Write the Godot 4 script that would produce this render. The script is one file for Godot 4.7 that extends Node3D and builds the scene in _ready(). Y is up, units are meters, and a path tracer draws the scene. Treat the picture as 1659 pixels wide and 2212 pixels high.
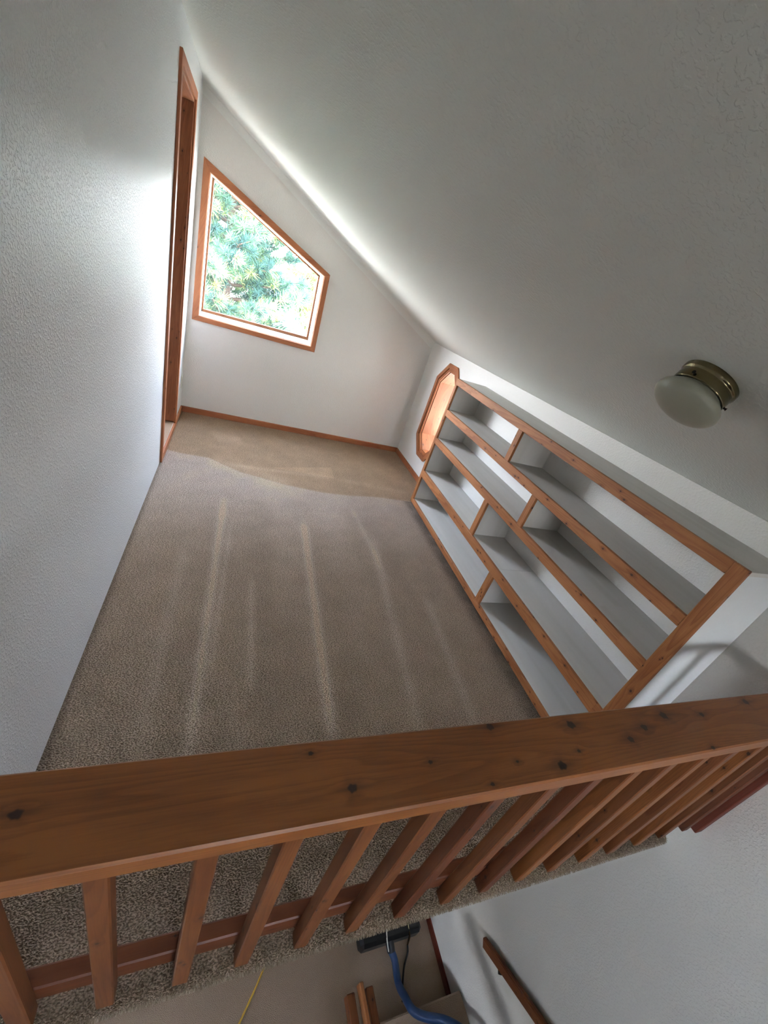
extends Node3D

# ------------------------------------------------------------------ constants
const W := 2.473          # knee wall
const WS := 2.70          # stairwell / outer wall
const HK := 1.357         # knee wall height
const SL := 0.494         # ceiling slope
const ZL := 4.155         # edge of the loft floor
const YL := -3.11         # lower floor
const ZF := 8.0           # wall behind the viewer
var M := {}
var planar := {}           # materials whose coordinates are metres along the surface
var rng := RandomNumberGenerator.new()

# ------------------------------------------------------------------ mesh builder
class MB:
	var v := PackedVector3Array()
	var n := PackedVector3Array()
	var t := PackedVector2Array()
	var c := PackedColorArray()
	var use_c := false
	var col := Color.WHITE

	func tri(a: Vector3, b: Vector3, d: Vector3, ta: Vector2, tb: Vector2, td: Vector2, out: Vector3, na := Vector3.ZERO, nb := Vector3.ZERO, nd := Vector3.ZERO) -> void:
		var cr := (b - a).cross(d - a)
		if cr.length_squared() < 1e-16:
			return
		if cr.dot(out) > 0.0:
			var s := b; b = d; d = s
			var st := tb; tb = td; td = st
			var sn := nb; nb = nd; nd = sn
			cr = -cr
		var f := -cr.normalized()
		v.append(a); v.append(b); v.append(d)
		if na == Vector3.ZERO:
			n.append(f); n.append(f); n.append(f)
		else:
			n.append(na); n.append(nb); n.append(nd)
		t.append(ta); t.append(tb); t.append(td)
		if use_c:
			c.append(col); c.append(col); c.append(col)

	func quad(p: Array, q: Array, out: Vector3, nn := []) -> void:
		if nn.is_empty():
			tri(p[0], p[1], p[2], q[0], q[1], q[2], out)
			tri(p[0], p[2], p[3], q[0], q[2], q[3], out)
		else:
			tri(p[0], p[1], p[2], q[0], q[1], q[2], out, nn[0], nn[1], nn[2])
			tri(p[0], p[2], p[3], q[0], q[2], q[3], out, nn[0], nn[2], nn[3])

	# six-sided board from eight corners (bit 0 = x, 1 = y, 2 = z), edges chamfered; grain along axis la
	func hexa(p: Array, ch: float, la: int, uo: float, vo: float) -> void:
		var cen := Vector3.ZERO
		for q in p:
			cen += q
		cen /= 8.0
		var bits := [1, 2, 4]
		var ax := []
		for a in 3:
			var s := Vector3.ZERO
			for i in 8:
				s += p[i] if (i & bits[a]) else -p[i]
			ax.append(s.normalized())
		var L: Vector3 = ax[la]
		var m1: Vector3 = ax[(la + 1) % 3]
		var m2: Vector3 = ax[(la + 2) % 3]
		var o: Vector3 = p[0]
		var F := []
		for a in 3:
			var b: int = bits[(a + 1) % 3]
			var d: int = bits[(a + 2) % 3]
			var row := []
			for i in 8:
				row.append(p[i] + ch * (p[i ^ b] - p[i]).normalized() + ch * (p[i ^ d] - p[i]).normalized())
			F.append(row)
		var uvf := func(x: Vector3) -> Vector2:
			var e := x - o
			return Vector2(e.dot(L) / 2.6 + uo, (e.dot(m1) + e.dot(m2)) / 0.65 + vo)
		for a in 3:
			var b: int = bits[(a + 1) % 3]
			var d: int = bits[(a + 2) % 3]
			for s in 2:
				var i0: int = bits[a] * s
				var ps := [F[a][i0], F[a][i0 | b], F[a][i0 | b | d], F[a][i0 | d]]
				var out: Vector3 = (ps[0] + ps[2]) * 0.5 - cen
				quad(ps, [uvf.call(ps[0]), uvf.call(ps[1]), uvf.call(ps[2]), uvf.call(ps[3])], out)
			if ch > 0.0:
				for k in 4:
					var i0: int = (b if k & 1 else 0) | (d if k & 2 else 0)
					var i1: int = i0 | bits[a]
					var fb: Array = F[(a + 1) % 3]
					var fd: Array = F[(a + 2) % 3]
					var ps := [fb[i0], fb[i1], fd[i1], fd[i0]]
					quad(ps, [uvf.call(ps[0]), uvf.call(ps[1]), uvf.call(ps[2]), uvf.call(ps[3])], (p[i0] + p[i1]) * 0.5 - cen)
		if ch > 0.0:
			for i in 8:
				tri(F[0][i], F[1][i], F[2][i], uvf.call(F[0][i]), uvf.call(F[1][i]), uvf.call(F[2][i]), p[i] - cen)

	func box(a: Vector3, b: Vector3, ch := 0.0, la := 0, uo := 0.0, vo := 0.0) -> void:
		var p := []
		for i in 8:
			p.append(Vector3(b.x if i & 1 else a.x, b.y if i & 2 else a.y, b.z if i & 4 else a.z))
		hexa(p, ch, la, uo, vo)

	# polygon (2-D) pushed from plane value d0 to d1; at(p2, d) gives the 3-D point
	func prism(poly: PackedVector2Array, d0: float, d1: float, at: Callable) -> void:
		var idx := Geometry2D.triangulate_polygon(poly)
		var c0 := Vector3.ZERO
		for q in poly:
			c0 += (at.call(q, d0) + at.call(q, d1)) * 0.5
		c0 /= poly.size()
		for s in 2:
			var d := d1 if s else d0
			var out: Vector3 = at.call(Vector2.ZERO, d) - at.call(Vector2.ZERO, d0 + d1 - d)
			for k in range(0, idx.size(), 3):
				var a: Vector2 = poly[idx[k]]
				var b: Vector2 = poly[idx[k + 1]]
				var e: Vector2 = poly[idx[k + 2]]
				tri(at.call(a, d), at.call(b, d), at.call(e, d), a, b, e, out)
		var ccw := 0.0
		for i in poly.size():
			ccw += poly[i].cross(poly[(i + 1) % poly.size()])
		for i in poly.size():
			var a := poly[i]
			var b := poly[(i + 1) % poly.size()]
			var o2 := (b - a).orthogonal().normalized() * (-1.0 if ccw > 0.0 else 1.0)
			# orthogonal() turns left of travel in y-up: outward is on the right for ccw
			var mid := (a + b) * 0.5
			var out3: Vector3 = at.call(mid + o2 * 0.01, d0) - at.call(mid, d0)
			if not _inside(poly, mid + o2 * 0.0005):
				pass
			else:
				out3 = -out3
			quad([at.call(a, d0), at.call(b, d0), at.call(b, d1), at.call(a, d1)], [a, b, b, a], out3)

	func _inside(poly: PackedVector2Array, q: Vector2) -> bool:
		return Geometry2D.is_point_in_polygon(q, poly)

	# tube along points with radii
	func tube(pts: Array, rad: Array, k := 10, caps := true) -> void:
		var frames := []
		var up := Vector3.UP
		for i in pts.size():
			var d: Vector3 = (pts[mini(i + 1, pts.size() - 1)] - pts[maxi(i - 1, 0)]).normalized()
			if i == 0 and absf(d.dot(up)) > 0.9:
				up = Vector3.RIGHT
			var x := up.cross(d).normalized()
			up = d.cross(x).normalized()
			frames.append([x, up, d])
		var len := 0.0
		for i in pts.size() - 1:
			var l2: float = len + (pts[i + 1] - pts[i]).length()
			for j in k:
				var a0 := TAU * j / k
				var a1 := TAU * (j + 1) / k
				var n00: Vector3 = frames[i][0] * cos(a0) + frames[i][1] * sin(a0)
				var n01: Vector3 = frames[i][0] * cos(a1) + frames[i][1] * sin(a1)
				var n10: Vector3 = frames[i + 1][0] * cos(a0) + frames[i + 1][1] * sin(a0)
				var n11: Vector3 = frames[i + 1][0] * cos(a1) + frames[i + 1][1] * sin(a1)
				quad([pts[i] + n00 * rad[i], pts[i] + n01 * rad[i], pts[i + 1] + n11 * rad[i + 1], pts[i + 1] + n10 * rad[i + 1]],
					[Vector2(len, a0), Vector2(len, a1), Vector2(l2, a1), Vector2(l2, a0)], n00 + n01, [n00, n01, n11, n10])
			len = l2
		if caps:
			for e in 2:
				var i: int = (pts.size() - 1) * e
				var o: Vector3 = frames[i][2] * (1.0 if e else -1.0)
				for j in k:
					var a0 := TAU * j / k
					var a1 := TAU * (j + 1) / k
					tri(pts[i], pts[i] + (frames[i][0] * cos(a0) + frames[i][1] * sin(a0)) * rad[i], pts[i] + (frames[i][0] * cos(a1) + frames[i][1] * sin(a1)) * rad[i], Vector2.ZERO, Vector2.ZERO, Vector2.ZERO, o)

	# turned profile of (radius, height) about the axis; smooth between points unless doubled
	func lathe(prof: Array, o: Vector3, axis: Vector3, k := 48) -> void:
		var y := axis.normalized()
		var x := y.cross(Vector3(0, 0, 1)).normalized()
		var z := x.cross(y)
		var nrm := []
		for i in prof.size():
			var a: Vector2 = prof[maxi(i - 1, 0)]
			var b: Vector2 = prof[mini(i + 1, prof.size() - 1)]
			if i > 0 and prof[i].is_equal_approx(prof[i - 1]):
				a = prof[i]
			if i < prof.size() - 1 and prof[i].is_equal_approx(prof[i + 1]):
				b = prof[i]
			var d := b - a
			nrm.append(Vector2(d.y, -d.x).normalized())
		for i in prof.size() - 1:
			var p: Vector2 = prof[i]
			var q: Vector2 = prof[i + 1]
			if p.is_equal_approx(q):
				continue
			for j in k:
				var c0 := x * cos(TAU * j / k) + z * sin(TAU * j / k)
				var c1 := x * cos(TAU * (j + 1) / k) + z * sin(TAU * (j + 1) / k)
				var n0: Vector2 = nrm[i]
				var n1: Vector2 = nrm[i + 1]
				var na := c0 * n0.x + y * n0.y
				var nb := c1 * n0.x + y * n0.y
				var nc := c1 * n1.x + y * n1.y
				var nd := c0 * n1.x + y * n1.y
				quad([o + c0 * p.x + y * p.y, o + c1 * p.x + y * p.y, o + c1 * q.x + y * q.y, o + c0 * q.x + y * q.y],
					[Vector2(j, i), Vector2(j + 1, i), Vector2(j + 1, i + 1), Vector2(j, i + 1)], na + nc, [na, nb, nc, nd])

	# coordinates in metres on the world plane that each face is nearest to
	func along_planes() -> void:
		for i in v.size():
			var a := n[i].abs()
			var p := v[i]
			t[i] = Vector2(p.z, p.y) if a.x > a.y and a.x > a.z else Vector2(p.x, p.z) if a.y > a.z else Vector2(p.x, p.y)

	func mesh() -> ArrayMesh:
		var a := []
		a.resize(Mesh.ARRAY_MAX)
		a[Mesh.ARRAY_VERTEX] = v
		a[Mesh.ARRAY_NORMAL] = n
		a[Mesh.ARRAY_TEX_UV] = t
		if use_c:
			a[Mesh.ARRAY_COLOR] = c
		var m := ArrayMesh.new()
		m.add_surface_from_arrays(Mesh.PRIMITIVE_TRIANGLES, a)
		return m

# ------------------------------------------------------------------ scene helpers
func obj(called: String, st: MB, mat: Material, parent: Node = self) -> MeshInstance3D:
	var o := MeshInstance3D.new()
	o.name = called
	if planar.has(mat):
		st.along_planes()
	o.mesh = st.mesh()
	o.material_override = mat
	parent.add_child(o, true)
	return o

func tag(o: Node, label: String, category: String, group := "") -> Node:
	o.set_meta("label", label)
	o.set_meta("category", category)
	if group:
		o.set_meta("group", group)
	return o

func thing(called: String, label: String, category: String, at := Vector3.ZERO) -> Node3D:
	var o := Node3D.new()
	o.name = called
	add_child(o, true)
	o.position = at
	return tag(o, label, category)

func struct(called: String, label: String, category: String) -> Node3D:
	var o := thing(called, label, category)
	o.set_meta("kind", "structure")
	return o

func sobj(called: String, st: MB, mat: Material, label: String, category: String) -> MeshInstance3D:
	var o := obj(called, st, mat)
	tag(o, label, category)
	o.set_meta("kind", "structure")
	return o

func ru() -> float:
	return rng.randf() * 0.2

func rv() -> float:
	return rng.randf()

# a wooden or painted board as one part
func board(called: String, a: Vector3, b: Vector3, la: int, mat: Material, parent: Node, ch := 0.002) -> MeshInstance3D:
	var st := MB.new()
	st.box(a, b, ch, la, ru(), rv())
	return obj(called, st, mat, parent)

func board8(called: String, p: Array, la: int, mat: Material, parent: Node, ch := 0.002) -> MeshInstance3D:
	var st := MB.new()
	st.hexa(p, ch, la, ru(), rv())
	return obj(called, st, mat, parent)

# mitred frame: one board per edge between two polygons of equal count
func frame(called: String, outer: Array, inner: Array, d0: float, d1: float, at: Callable, mat: Material, parent: Node, ch := 0.002, skip := []) -> void:
	for i in outer.size():
		if i in skip:
			continue
		var j := (i + 1) % outer.size()
		var p := [at.call(outer[i], d0), at.call(outer[j], d0), at.call(inner[i], d0), at.call(inner[j], d0),
			at.call(outer[i], d1), at.call(outer[j], d1), at.call(inner[i], d1), at.call(inner[j], d1)]
		board8(called, p, 0, mat, parent, ch)

# ------------------------------------------------------------------ textures
func noise_bytes(w: int, h: int, sw: int, sh: int, freq: float, seed_: int, type := FastNoiseLite.TYPE_SIMPLEX_SMOOTH, octaves := 3, seamless := true, warp := 0.0) -> PackedByteArray:
	var f := FastNoiseLite.new()
	f.noise_type = type
	f.frequency = freq
	f.seed = seed_
	f.fractal_octaves = octaves
	if warp > 0.0:
		f.domain_warp_enabled = true
		f.domain_warp_amplitude = warp
		f.domain_warp_frequency = freq * 0.7
	var im: Image = f.get_seamless_image(sw, sh) if seamless else f.get_image(sw, sh)
	if sw != w or sh != h:
		im.resize(w, h, Image.INTERPOLATE_CUBIC)
	im.convert(Image.FORMAT_L8)
	return im.get_data()

func tex(im: Image) -> ImageTexture:
	return ImageTexture.create_from_image(im)

func grey_tex(b: PackedByteArray, w: int, h: int, lo: float, hi: float) -> ImageTexture:
	var lut := PackedByteArray()
	for i in 256:
		lut.append(int(255.0 * smoothstep(lo, hi, i / 255.0)))
	var o := PackedByteArray()
	o.resize(w * h)
	for i in w * h:
		o[i] = lut[b[i]]
	return tex(Image.create_from_data(w, h, false, Image.FORMAT_L8, o))

func ramp_tex(b: PackedByteArray, w: int, h: int, lo: float, hi: float, a: Color, z: Color) -> ImageTexture:
	var l := []
	for i in 256:
		var c := a.lerp(z, smoothstep(lo, hi, i / 255.0))
		l.append([int(c.r * 255), int(c.g * 255), int(c.b * 255)])
	var o := PackedByteArray()
	o.resize(w * h * 3)
	var k := 0
	for i in w * h:
		var e: Array = l[b[i]]
		o[k] = e[0]; o[k + 1] = e[1]; o[k + 2] = e[2]
		k += 3
	return tex(Image.create_from_data(w, h, false, Image.FORMAT_RGB8, o))

# sawn softwood: flat grain that parts round the knots; sx, sy metres covered
func wood_tex(w: int, h: int, sx: float, sy: float, seed_: int, knots: Array, light: Color, dark: Color, knot: Color, rings: float) -> ImageTexture:
	var warp := noise_bytes(w, h, w / 16, h, 0.012, seed_, FastNoiseLite.TYPE_SIMPLEX_SMOOTH, 2, false)
	var fib := noise_bytes(w, h, w / 24, h, 0.35, seed_ + 1, FastNoiseLite.TYPE_SIMPLEX, 2, false)
	var blot := noise_bytes(w, h, w / 8, h / 2, 0.02, seed_ + 2, FastNoiseLite.TYPE_SIMPLEX_SMOOTH, 3, false)
	var push := PackedFloat32Array()
	push.resize(w * h)
	var kd := PackedFloat32Array()
	kd.resize(w * h)
	var px := w / sx
	var py := h / sy
	for q in knots:
		var r: float = q[2]
		var cx: float = q[0] * px
		var cy: float = q[1] * py
		for y in range(maxi(0, int(cy - 6.0 * r * py)), mini(h, int(cy + 6.0 * r * py))):
			for x in range(maxi(0, int(cx - 9.0 * r * px)), mini(w, int(cx + 9.0 * r * px))):
				var dx := (x - cx) / px / r
				var dy := (y - cy) / py / r
				var d2 := dx * dx * 0.4 + dy * dy
				push[y * w + x] += exp(-d2 * 0.12) * 2.2 * (-1.0 if dy < 0.0 else 1.0) * minf(1.0, absf(dy))
				var e := sqrt(dx * dx * 0.55 + dy * dy)
				e *= 1.0 + 0.07 * sin(3.0 * atan2(dy, dx) + cx) + 0.10 * sin(5.0 * atan2(dy, dx) + cy)
				kd[y * w + x] = maxf(kd[y * w + x], 0.42 * exp(-dx * dx * 0.05 - dy * dy * 1.6))
				if e < 3.0:
					kd[y * w + x] = maxf(kd[y * w + x], clampf((1.05 - e) / 0.4, 0.0, 1.0) * 0.92 + clampf((3.0 - e) / 2.0, 0.0, 1.0) * 0.22)
	var o := PackedByteArray()
	o.resize(w * h * 3)
	var i := 0
	for y in h:
		var vy := y / py * rings
		for x in w:
			var g := vy + warp[i] * 0.022 - push[i] * 0.35
			var s := g - floorf(g)
			s = s * s * (1.0 - smoothstep(0.86, 1.0, s))
			var m := clampf(s * 0.62 + (fib[i] - 128) * 0.0016 + (blot[i] - 128) * 0.0026 + 0.14, 0.0, 1.0)
			var k := minf(kd[i], 1.0)
			o[i * 3] = int(255.0 * lerpf(lerpf(light.r, dark.r, m), knot.r, k))
			o[i * 3 + 1] = int(255.0 * lerpf(lerpf(light.g, dark.g, m), knot.g, k))
			o[i * 3 + 2] = int(255.0 * lerpf(lerpf(light.b, dark.b, m), knot.b, k))
			i += 1
	return tex(Image.create_from_data(w, h, false, Image.FORMAT_RGB8, o))

# pale tracks that a carpet cleaner leaves in the nap: [x0, z0, x1, z1, half width, gain]
func nap_sheen_tex(w: int, h: int) -> ImageTexture:
	var g := PackedFloat32Array()
	g.resize(w * h)
	var soft := noise_bytes(w, h, w, h, 0.018, 41, FastNoiseLite.TYPE_SIMPLEX_SMOOTH, 3, false)
	var strokes := [
		[0.50, 1.55, 0.45, 3.75, 0.016, 0.30], [0.56, 1.9, 0.50, 3.4, 0.010, 0.12], [1.08, 1.75, 1.01, 3.75, 0.018, 0.34], [0.69, 2.5, 0.68, 3.4, 0.014, 0.18],
		[1.62, 1.9, 1.42, 3.75, 0.022, 0.16], [1.53, 1.5, 1.60, 2.6, 0.016, 0.12], [1.84, 2.6, 1.74, 3.7, 0.022, 0.15], [0.30, 2.2, 0.28, 3.6, 0.02, 0.10],
		[0.30, 1.02, 1.10, 1.30, 0.06, 0.12], [0.46, 1.08, 1.51, 1.035, 0.02, 0.12], [1.45, 1.03, 2.34, 1.13, 0.03, 0.08], [0.90, 1.12, 0.96, 3.2, 0.09, 0.05], [1.30, 1.5, 1.25, 3.4, 0.08, 0.06], [1.62, 1.2, 1.75, 2.6, 0.09, -0.05], [0.35, 0.55, 0.62, 0.45, 0.07, 0.14],
		[0.78, 1.5, 0.72, 3.6, 0.05, -0.06], [1.2, 2.2, 1.15, 3.8, 0.05, -0.05]]
	for s in strokes:
		var a := Vector2(s[0] / W * w, s[1] / ZL * h)
		var b := Vector2(s[2] / W * w, s[3] / ZL * h)
		var r: float = s[4] * 1.6 / W * w
		for y in range(maxi(0, int(minf(a.y, b.y) - 3 * r)), mini(h, int(maxf(a.y, b.y) + 3 * r))):
			for x in range(maxi(0, int(minf(a.x, b.x) - 3 * r)), mini(w, int(maxf(a.x, b.x) + 3 * r))):
				var p := Vector2(x, y)
				var tt := clampf((p - a).dot(b - a) / (b - a).length_squared(), 0.0, 1.0)
				var d := p.distance_to(a.lerp(b, tt)) / r
				g[y * w + x] += 0.75 * s[5] * exp(-d * d) * smoothstep(0.0, 0.15, tt) * smoothstep(1.0, 0.8, tt)
	# beyond this curve the pile lies the other way
	var turn := [Vector2(0.0, 0.98), Vector2(0.124, 1.009), Vector2(0.341, 1.015), Vector2(0.458, 1.109), Vector2(0.611, 1.205), Vector2(0.763, 1.250), Vector2(0.955, 1.318), Vector2(1.114, 1.339), Vector2(1.318, 1.366), Vector2(1.537, 1.358), Vector2(1.825, 1.310), Vector2(2.48, 1.30)]
	var wedge := PackedVector2Array([Vector2(0.871, 1.008), Vector2(1.480, 0.794), Vector2(1.471, 1.037)])
	var o := PackedByteArray()
	o.resize(w * h * 3)
	var edge := PackedFloat32Array()
	for x in w:
		var xm := x * W / w
		var k := 0
		while k < turn.size() - 2 and turn[k + 1].x < xm:
			k += 1
		edge.append(lerpf(turn[k].y, turn[k + 1].y, clampf((xm - turn[k].x) / (turn[k + 1].x - turn[k].x), 0.0, 1.0)))
	for y in h:
		var zm := y * ZL / h
		for x in w:
			var i := y * w + x
			var xm := x * W / w
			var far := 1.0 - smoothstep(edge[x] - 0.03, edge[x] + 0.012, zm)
			var near := (1.0 - far) * (1.0 - smoothstep(1.3, 2.6, zm))  # window sheen painted into the colour: lighter, bluer pile nearer than the curve
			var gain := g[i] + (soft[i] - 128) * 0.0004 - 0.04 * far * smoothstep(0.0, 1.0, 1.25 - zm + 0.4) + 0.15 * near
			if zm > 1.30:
				# darker line along the foot of the bookshelf
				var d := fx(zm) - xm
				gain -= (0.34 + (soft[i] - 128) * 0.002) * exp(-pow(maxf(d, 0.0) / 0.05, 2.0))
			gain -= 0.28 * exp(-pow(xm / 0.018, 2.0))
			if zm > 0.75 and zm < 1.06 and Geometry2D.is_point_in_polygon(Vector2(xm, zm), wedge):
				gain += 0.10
			var b := 0.80 * (1.0 + gain)
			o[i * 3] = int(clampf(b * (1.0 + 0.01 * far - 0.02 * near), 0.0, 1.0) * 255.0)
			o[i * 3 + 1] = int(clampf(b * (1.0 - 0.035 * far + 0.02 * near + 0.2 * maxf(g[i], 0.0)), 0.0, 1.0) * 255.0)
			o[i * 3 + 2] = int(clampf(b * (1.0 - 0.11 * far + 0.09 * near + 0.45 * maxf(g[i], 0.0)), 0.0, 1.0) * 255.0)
	return tex(Image.create_from_data(w, h, false, Image.FORMAT_RGB8, o))

func std(c: Color, rough: float) -> StandardMaterial3D:
	var m := StandardMaterial3D.new()
	m.albedo_color = c
	m.roughness = rough
	return m

func in_metres(m: StandardMaterial3D, metres: float) -> void:
	# flat surfaces: texture coordinates in metres along the plane they lie in
	m.uv1_scale = Vector3.ONE / metres
	planar[m] = true

func materials() -> void:
	var kd := noise_bytes(1024, 1024, 1024, 1024, 0.026, 5, FastNoiseLite.TYPE_SIMPLEX_SMOOTH, 4, true, 12.0)
	var kh := grey_tex(kd, 1024, 1024, 0.48, 0.74)
	for q in [["paint", Color(0.905, 0.895, 0.87), 0.50, 0.05, 0.40], ["paint_left", Color(0.895, 0.90, 0.895), 0.43, 0.125, 0.30], ["paint_ceiling", Color(0.925, 0.93, 0.905), 0.6, 0.05, 0.50]]:
		var m := std(q[1], q[2])
		in_metres(m, q[4])
		m.heightmap_enabled = true
		m.heightmap_texture = kh
		m.heightmap_scale = q[3]
		m.metallic_specular = 0.33 if q[0] == "paint_left" else 0.36
		M[q[0]] = m
	# carpet: tan twisted yarn
	var ca := noise_bytes(1024, 1024, 640, 1024, 0.085, 11, FastNoiseLite.TYPE_SIMPLEX, 3, true, 10.0)
	var ct := ramp_tex(ca, 1024, 1024, 0.18, 0.80, Color(0.55, 0.51, 0.47), Color(1.0, 0.985, 0.97))
	var cht := grey_tex(ca, 1024, 1024, 0.15, 0.85)
	for q in [["carpet", true], ["carpet_plain", false]]:
		var m := std(Color(1.0, 0.895, 0.79), 1.0)
		m.albedo_texture = ct
		in_metres(m, 0.52)
		m.heightmap_enabled = true
		m.heightmap_texture = cht
		m.heightmap_scale = 0.9
		m.metallic_specular = 0.1
		m.rim_enabled = true
		m.rim = 0.7
		m.rim_tint = 0.8
		if q[1]:
			m.detail_enabled = true
			m.detail_blend_mode = BaseMaterial3D.BLEND_MODE_MUL
			m.detail_uv_layer = BaseMaterial3D.DETAIL_UV_2
			m.detail_albedo = nap_sheen_tex(640, 1024)
		else:
			m.albedo_texture = null
			m.heightmap_scale = 0.22
			m.albedo_color = Color(0.655, 0.565, 0.485)
		M[q[0]] = m
	var yn := std(Color.WHITE, 1.0)
	yn.vertex_color_use_as_albedo = true
	yn.metallic_specular = 0.1
	M["yarn"] = yn
	# wood
	rng.seed = 77
	var kn := []
	for i in 120:
		kn.append([rng.randf() * 2.6, rng.randf() * 0.65, rng.randf_range(0.0016, 0.0058)])
	var wt := wood_tex(2048, 512, 2.6, 0.65, 3, kn, Color(0.79, 0.56, 0.39), Color(0.60, 0.38, 0.24), Color(0.27, 0.14, 0.09), 55.0)
	rng.seed = 78
	var kc := []
	for i in 16:
		kc.append([rng.randf() * 2.6, rng.randf() * 0.65, rng.randf_range(0.002, 0.005)])
	var wc := wood_tex(2048, 512, 2.6, 0.65, 6, kc, Color(0.78, 0.55, 0.38), Color(0.62, 0.40, 0.26), Color(0.27, 0.14, 0.09), 60.0)
	for q in [["jamb_knotty", Color(0.72, 0.64, 0.60), 0.5], ["trim", Color(0.80, 0.71, 0.66), 0.5], ["sash", Color(0.62, 0.58, 0.54), 0.5], ["shelf", Color(0.83, 0.78, 0.70), 0.55], ["baluster", Color(0.57, 0.49, 0.40), 0.5], ["baluster_dark", Color(0.50, 0.40, 0.34), 0.5], ["baluster_gold", Color(0.64, 0.56, 0.42), 0.5], ["pale_pine", Color(1.0, 0.98, 0.94), 0.5], ["mahogany", Color(0.52, 0.32, 0.28), 0.5]]:
		var m := std(q[1], q[2])
		m.albedo_texture = wc if q[0] in ["trim", "sash", "pale_pine", "mahogany"] else wt
		m.metallic_specular = 0.4
		M[q[0]] = m
	# top board of the railing, knots where its own lie (x along, z across)
	var kr := []
	for q in [[0.234, 4.101, 0.007], [0.660, 4.065, 0.004], [0.728, 4.135, 0.0075], [0.901, 4.110, 0.004], [1.083, 4.053, 0.008], [1.323, 4.070, 0.010], [1.565, 4.100, 0.009], [1.485, 4.124, 0.008],
			[1.676, 4.075, 0.011], [1.838, 4.086, 0.007], [2.106, 4.064, 0.010], [1.222, 4.156, 0.0095], [1.295, 4.132, 0.004], [1.109, 4.134, 0.003], [1.757, 4.176, 0.006], [1.022, 4.168, 0.004]]:
		kr.append([q[0], q[1] - 4.042, q[2]])
	var rt := wood_tex(2048, 160, 2.70, 0.211, 19, kr, Color(0.66, 0.42, 0.23), Color(0.50, 0.29, 0.145), Color(0.19, 0.09, 0.06), 60.0)
	var rm := std(Color(0.84, 0.81, 0.74), 0.42)
	rm.albedo_texture = rt
	M["rail"] = rm
	# whitewashed plywood of the shelves
	var pw := noise_bytes(512, 512, 32, 96, 0.05, 23, FastNoiseLite.TYPE_SIMPLEX_SMOOTH, 4, false)
	var pm := std(Color(0.95, 0.95, 0.95), 0.5)
	pm.albedo_texture = ramp_tex(pw, 512, 512, 0.15, 0.7, Color(0.875, 0.86, 0.825), Color(0.905, 0.89, 0.86))
	M["ply"] = pm
	M["ply_side"] = std(Color(0.88, 0.89, 0.89), 0.45)
	M["jamb_pale"] = std(Color(0.93, 0.89, 0.82), 0.5)
	# metal and glass
	var br := std(Color(0.44, 0.40, 0.30), 0.17)
	br.metallic = 1.0
	M["brass"] = br
	var bd := std(Color(0.12, 0.10, 0.08), 0.5)
	bd.metallic = 0.6
	M["dark_metal"] = bd
	var fg := std(Color(0.66, 0.655, 0.58), 0.33)
	fg.metallic_specular = 0.5
	M["frosted"] = fg
	var gl := std(Color(0.9, 1.0, 0.97, 0.04), 0.02)
	gl.transparency = BaseMaterial3D.TRANSPARENCY_ALPHA
	gl.metallic_specular = 0.15
	M["glass"] = gl
	M["black_plastic"] = std(Color(0.045, 0.045, 0.05), 0.4)
	M["blue_hose"] = std(Color(0.13, 0.23, 0.38), 0.45)
	M["white_plastic"] = std(Color(0.80, 0.79, 0.75), 0.4)
	M["yellow_cord"] = std(Color(0.90, 0.72, 0.30), 0.5)
	M["black_rubber"] = std(Color(0.07, 0.05, 0.05), 0.5)
	# outdoors
	var nd := std(Color(1, 1, 1), 0.75)
	nd.metallic_specular = 0.25
	nd.vertex_color_use_as_albedo = true
	nd.backlight_enabled = true
	nd.backlight = Color(0.30, 0.34, 0.20)
	M["needles"] = nd
	M["bark"] = std(Color(0.36, 0.27, 0.22), 0.95)
	M["ground"] = std(Color(0.86, 0.84, 0.78), 1.0)
	M["roofing"] = std(Color(0.48, 0.53, 0.60), 0.9)
	M["siding"] = std(Color(0.86, 0.86, 0.84), 0.8)

# ------------------------------------------------------------------
func _ready() -> void:
	# camera
	var cam := Camera3D.new()
	cam.name = "camera"
	add_child(cam)
	cam.transform = Transform3D(Basis(Vector3(0.91521744, 0.29930809, 0.26979939), Vector3(-0.11519996, 0.83594303, -0.53658944), Vector3(-0.38614248, 0.46001513, 0.79954991)).orthonormalized(), Vector3(0.44124816, 1.672, 4.46614525))
	cam.fov = 103.6413
	cam.near = 0.02
	cam.current = true
	# sky, sun, exposure
	var env := Environment.new()
	env.background_mode = Environment.BG_SKY
	var sky := Sky.new()
	var sm := ProceduralSkyMaterial.new()
	sm.sky_top_color = Color(0.81, 0.87, 0.97)
	sm.sky_horizon_color = Color(0.97, 0.975, 0.985)
	sm.ground_horizon_color = Color(0.75, 0.74, 0.70)
	sm.ground_bottom_color = Color(0.6, 0.58, 0.55)
	sm.sky_energy_multiplier = 6.0
	sm.ground_energy_multiplier = 2.2
	sky.sky_material = sm
	env.sky = sky
	env.tonemap_mode = Environment.TONE_MAPPER_LINEAR
	env.tonemap_exposure = 1.14
	env.sdfgi_enabled = true
	env.ssao_enabled = true
	env.ssil_enabled = true
	var we := WorldEnvironment.new()
	we.name = "world_environment"
	we.environment = env
	add_child(we)
	var sun := DirectionalLight3D.new()
	sun.name = "sun"
	sun.light_energy = 4.5
	sun.light_color = Color(1.0, 0.96, 0.88)
	sun.light_angular_distance = 0.6
	sun.shadow_enabled = true
	add_child(sun)
	sun.look_at_from_position(Vector3.ZERO, Vector3(0.30, -0.90, 0.06))
	materials()
	build_shell()
	build_windows_and_trim()
	build_bookshelf()
	build_railing()
	build_stairs()
	build_ceiling_light()
	build_small_things()
	build_outside()

func ceil_y(x: float) -> float:
	return HK + SL * (W - x)

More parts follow.
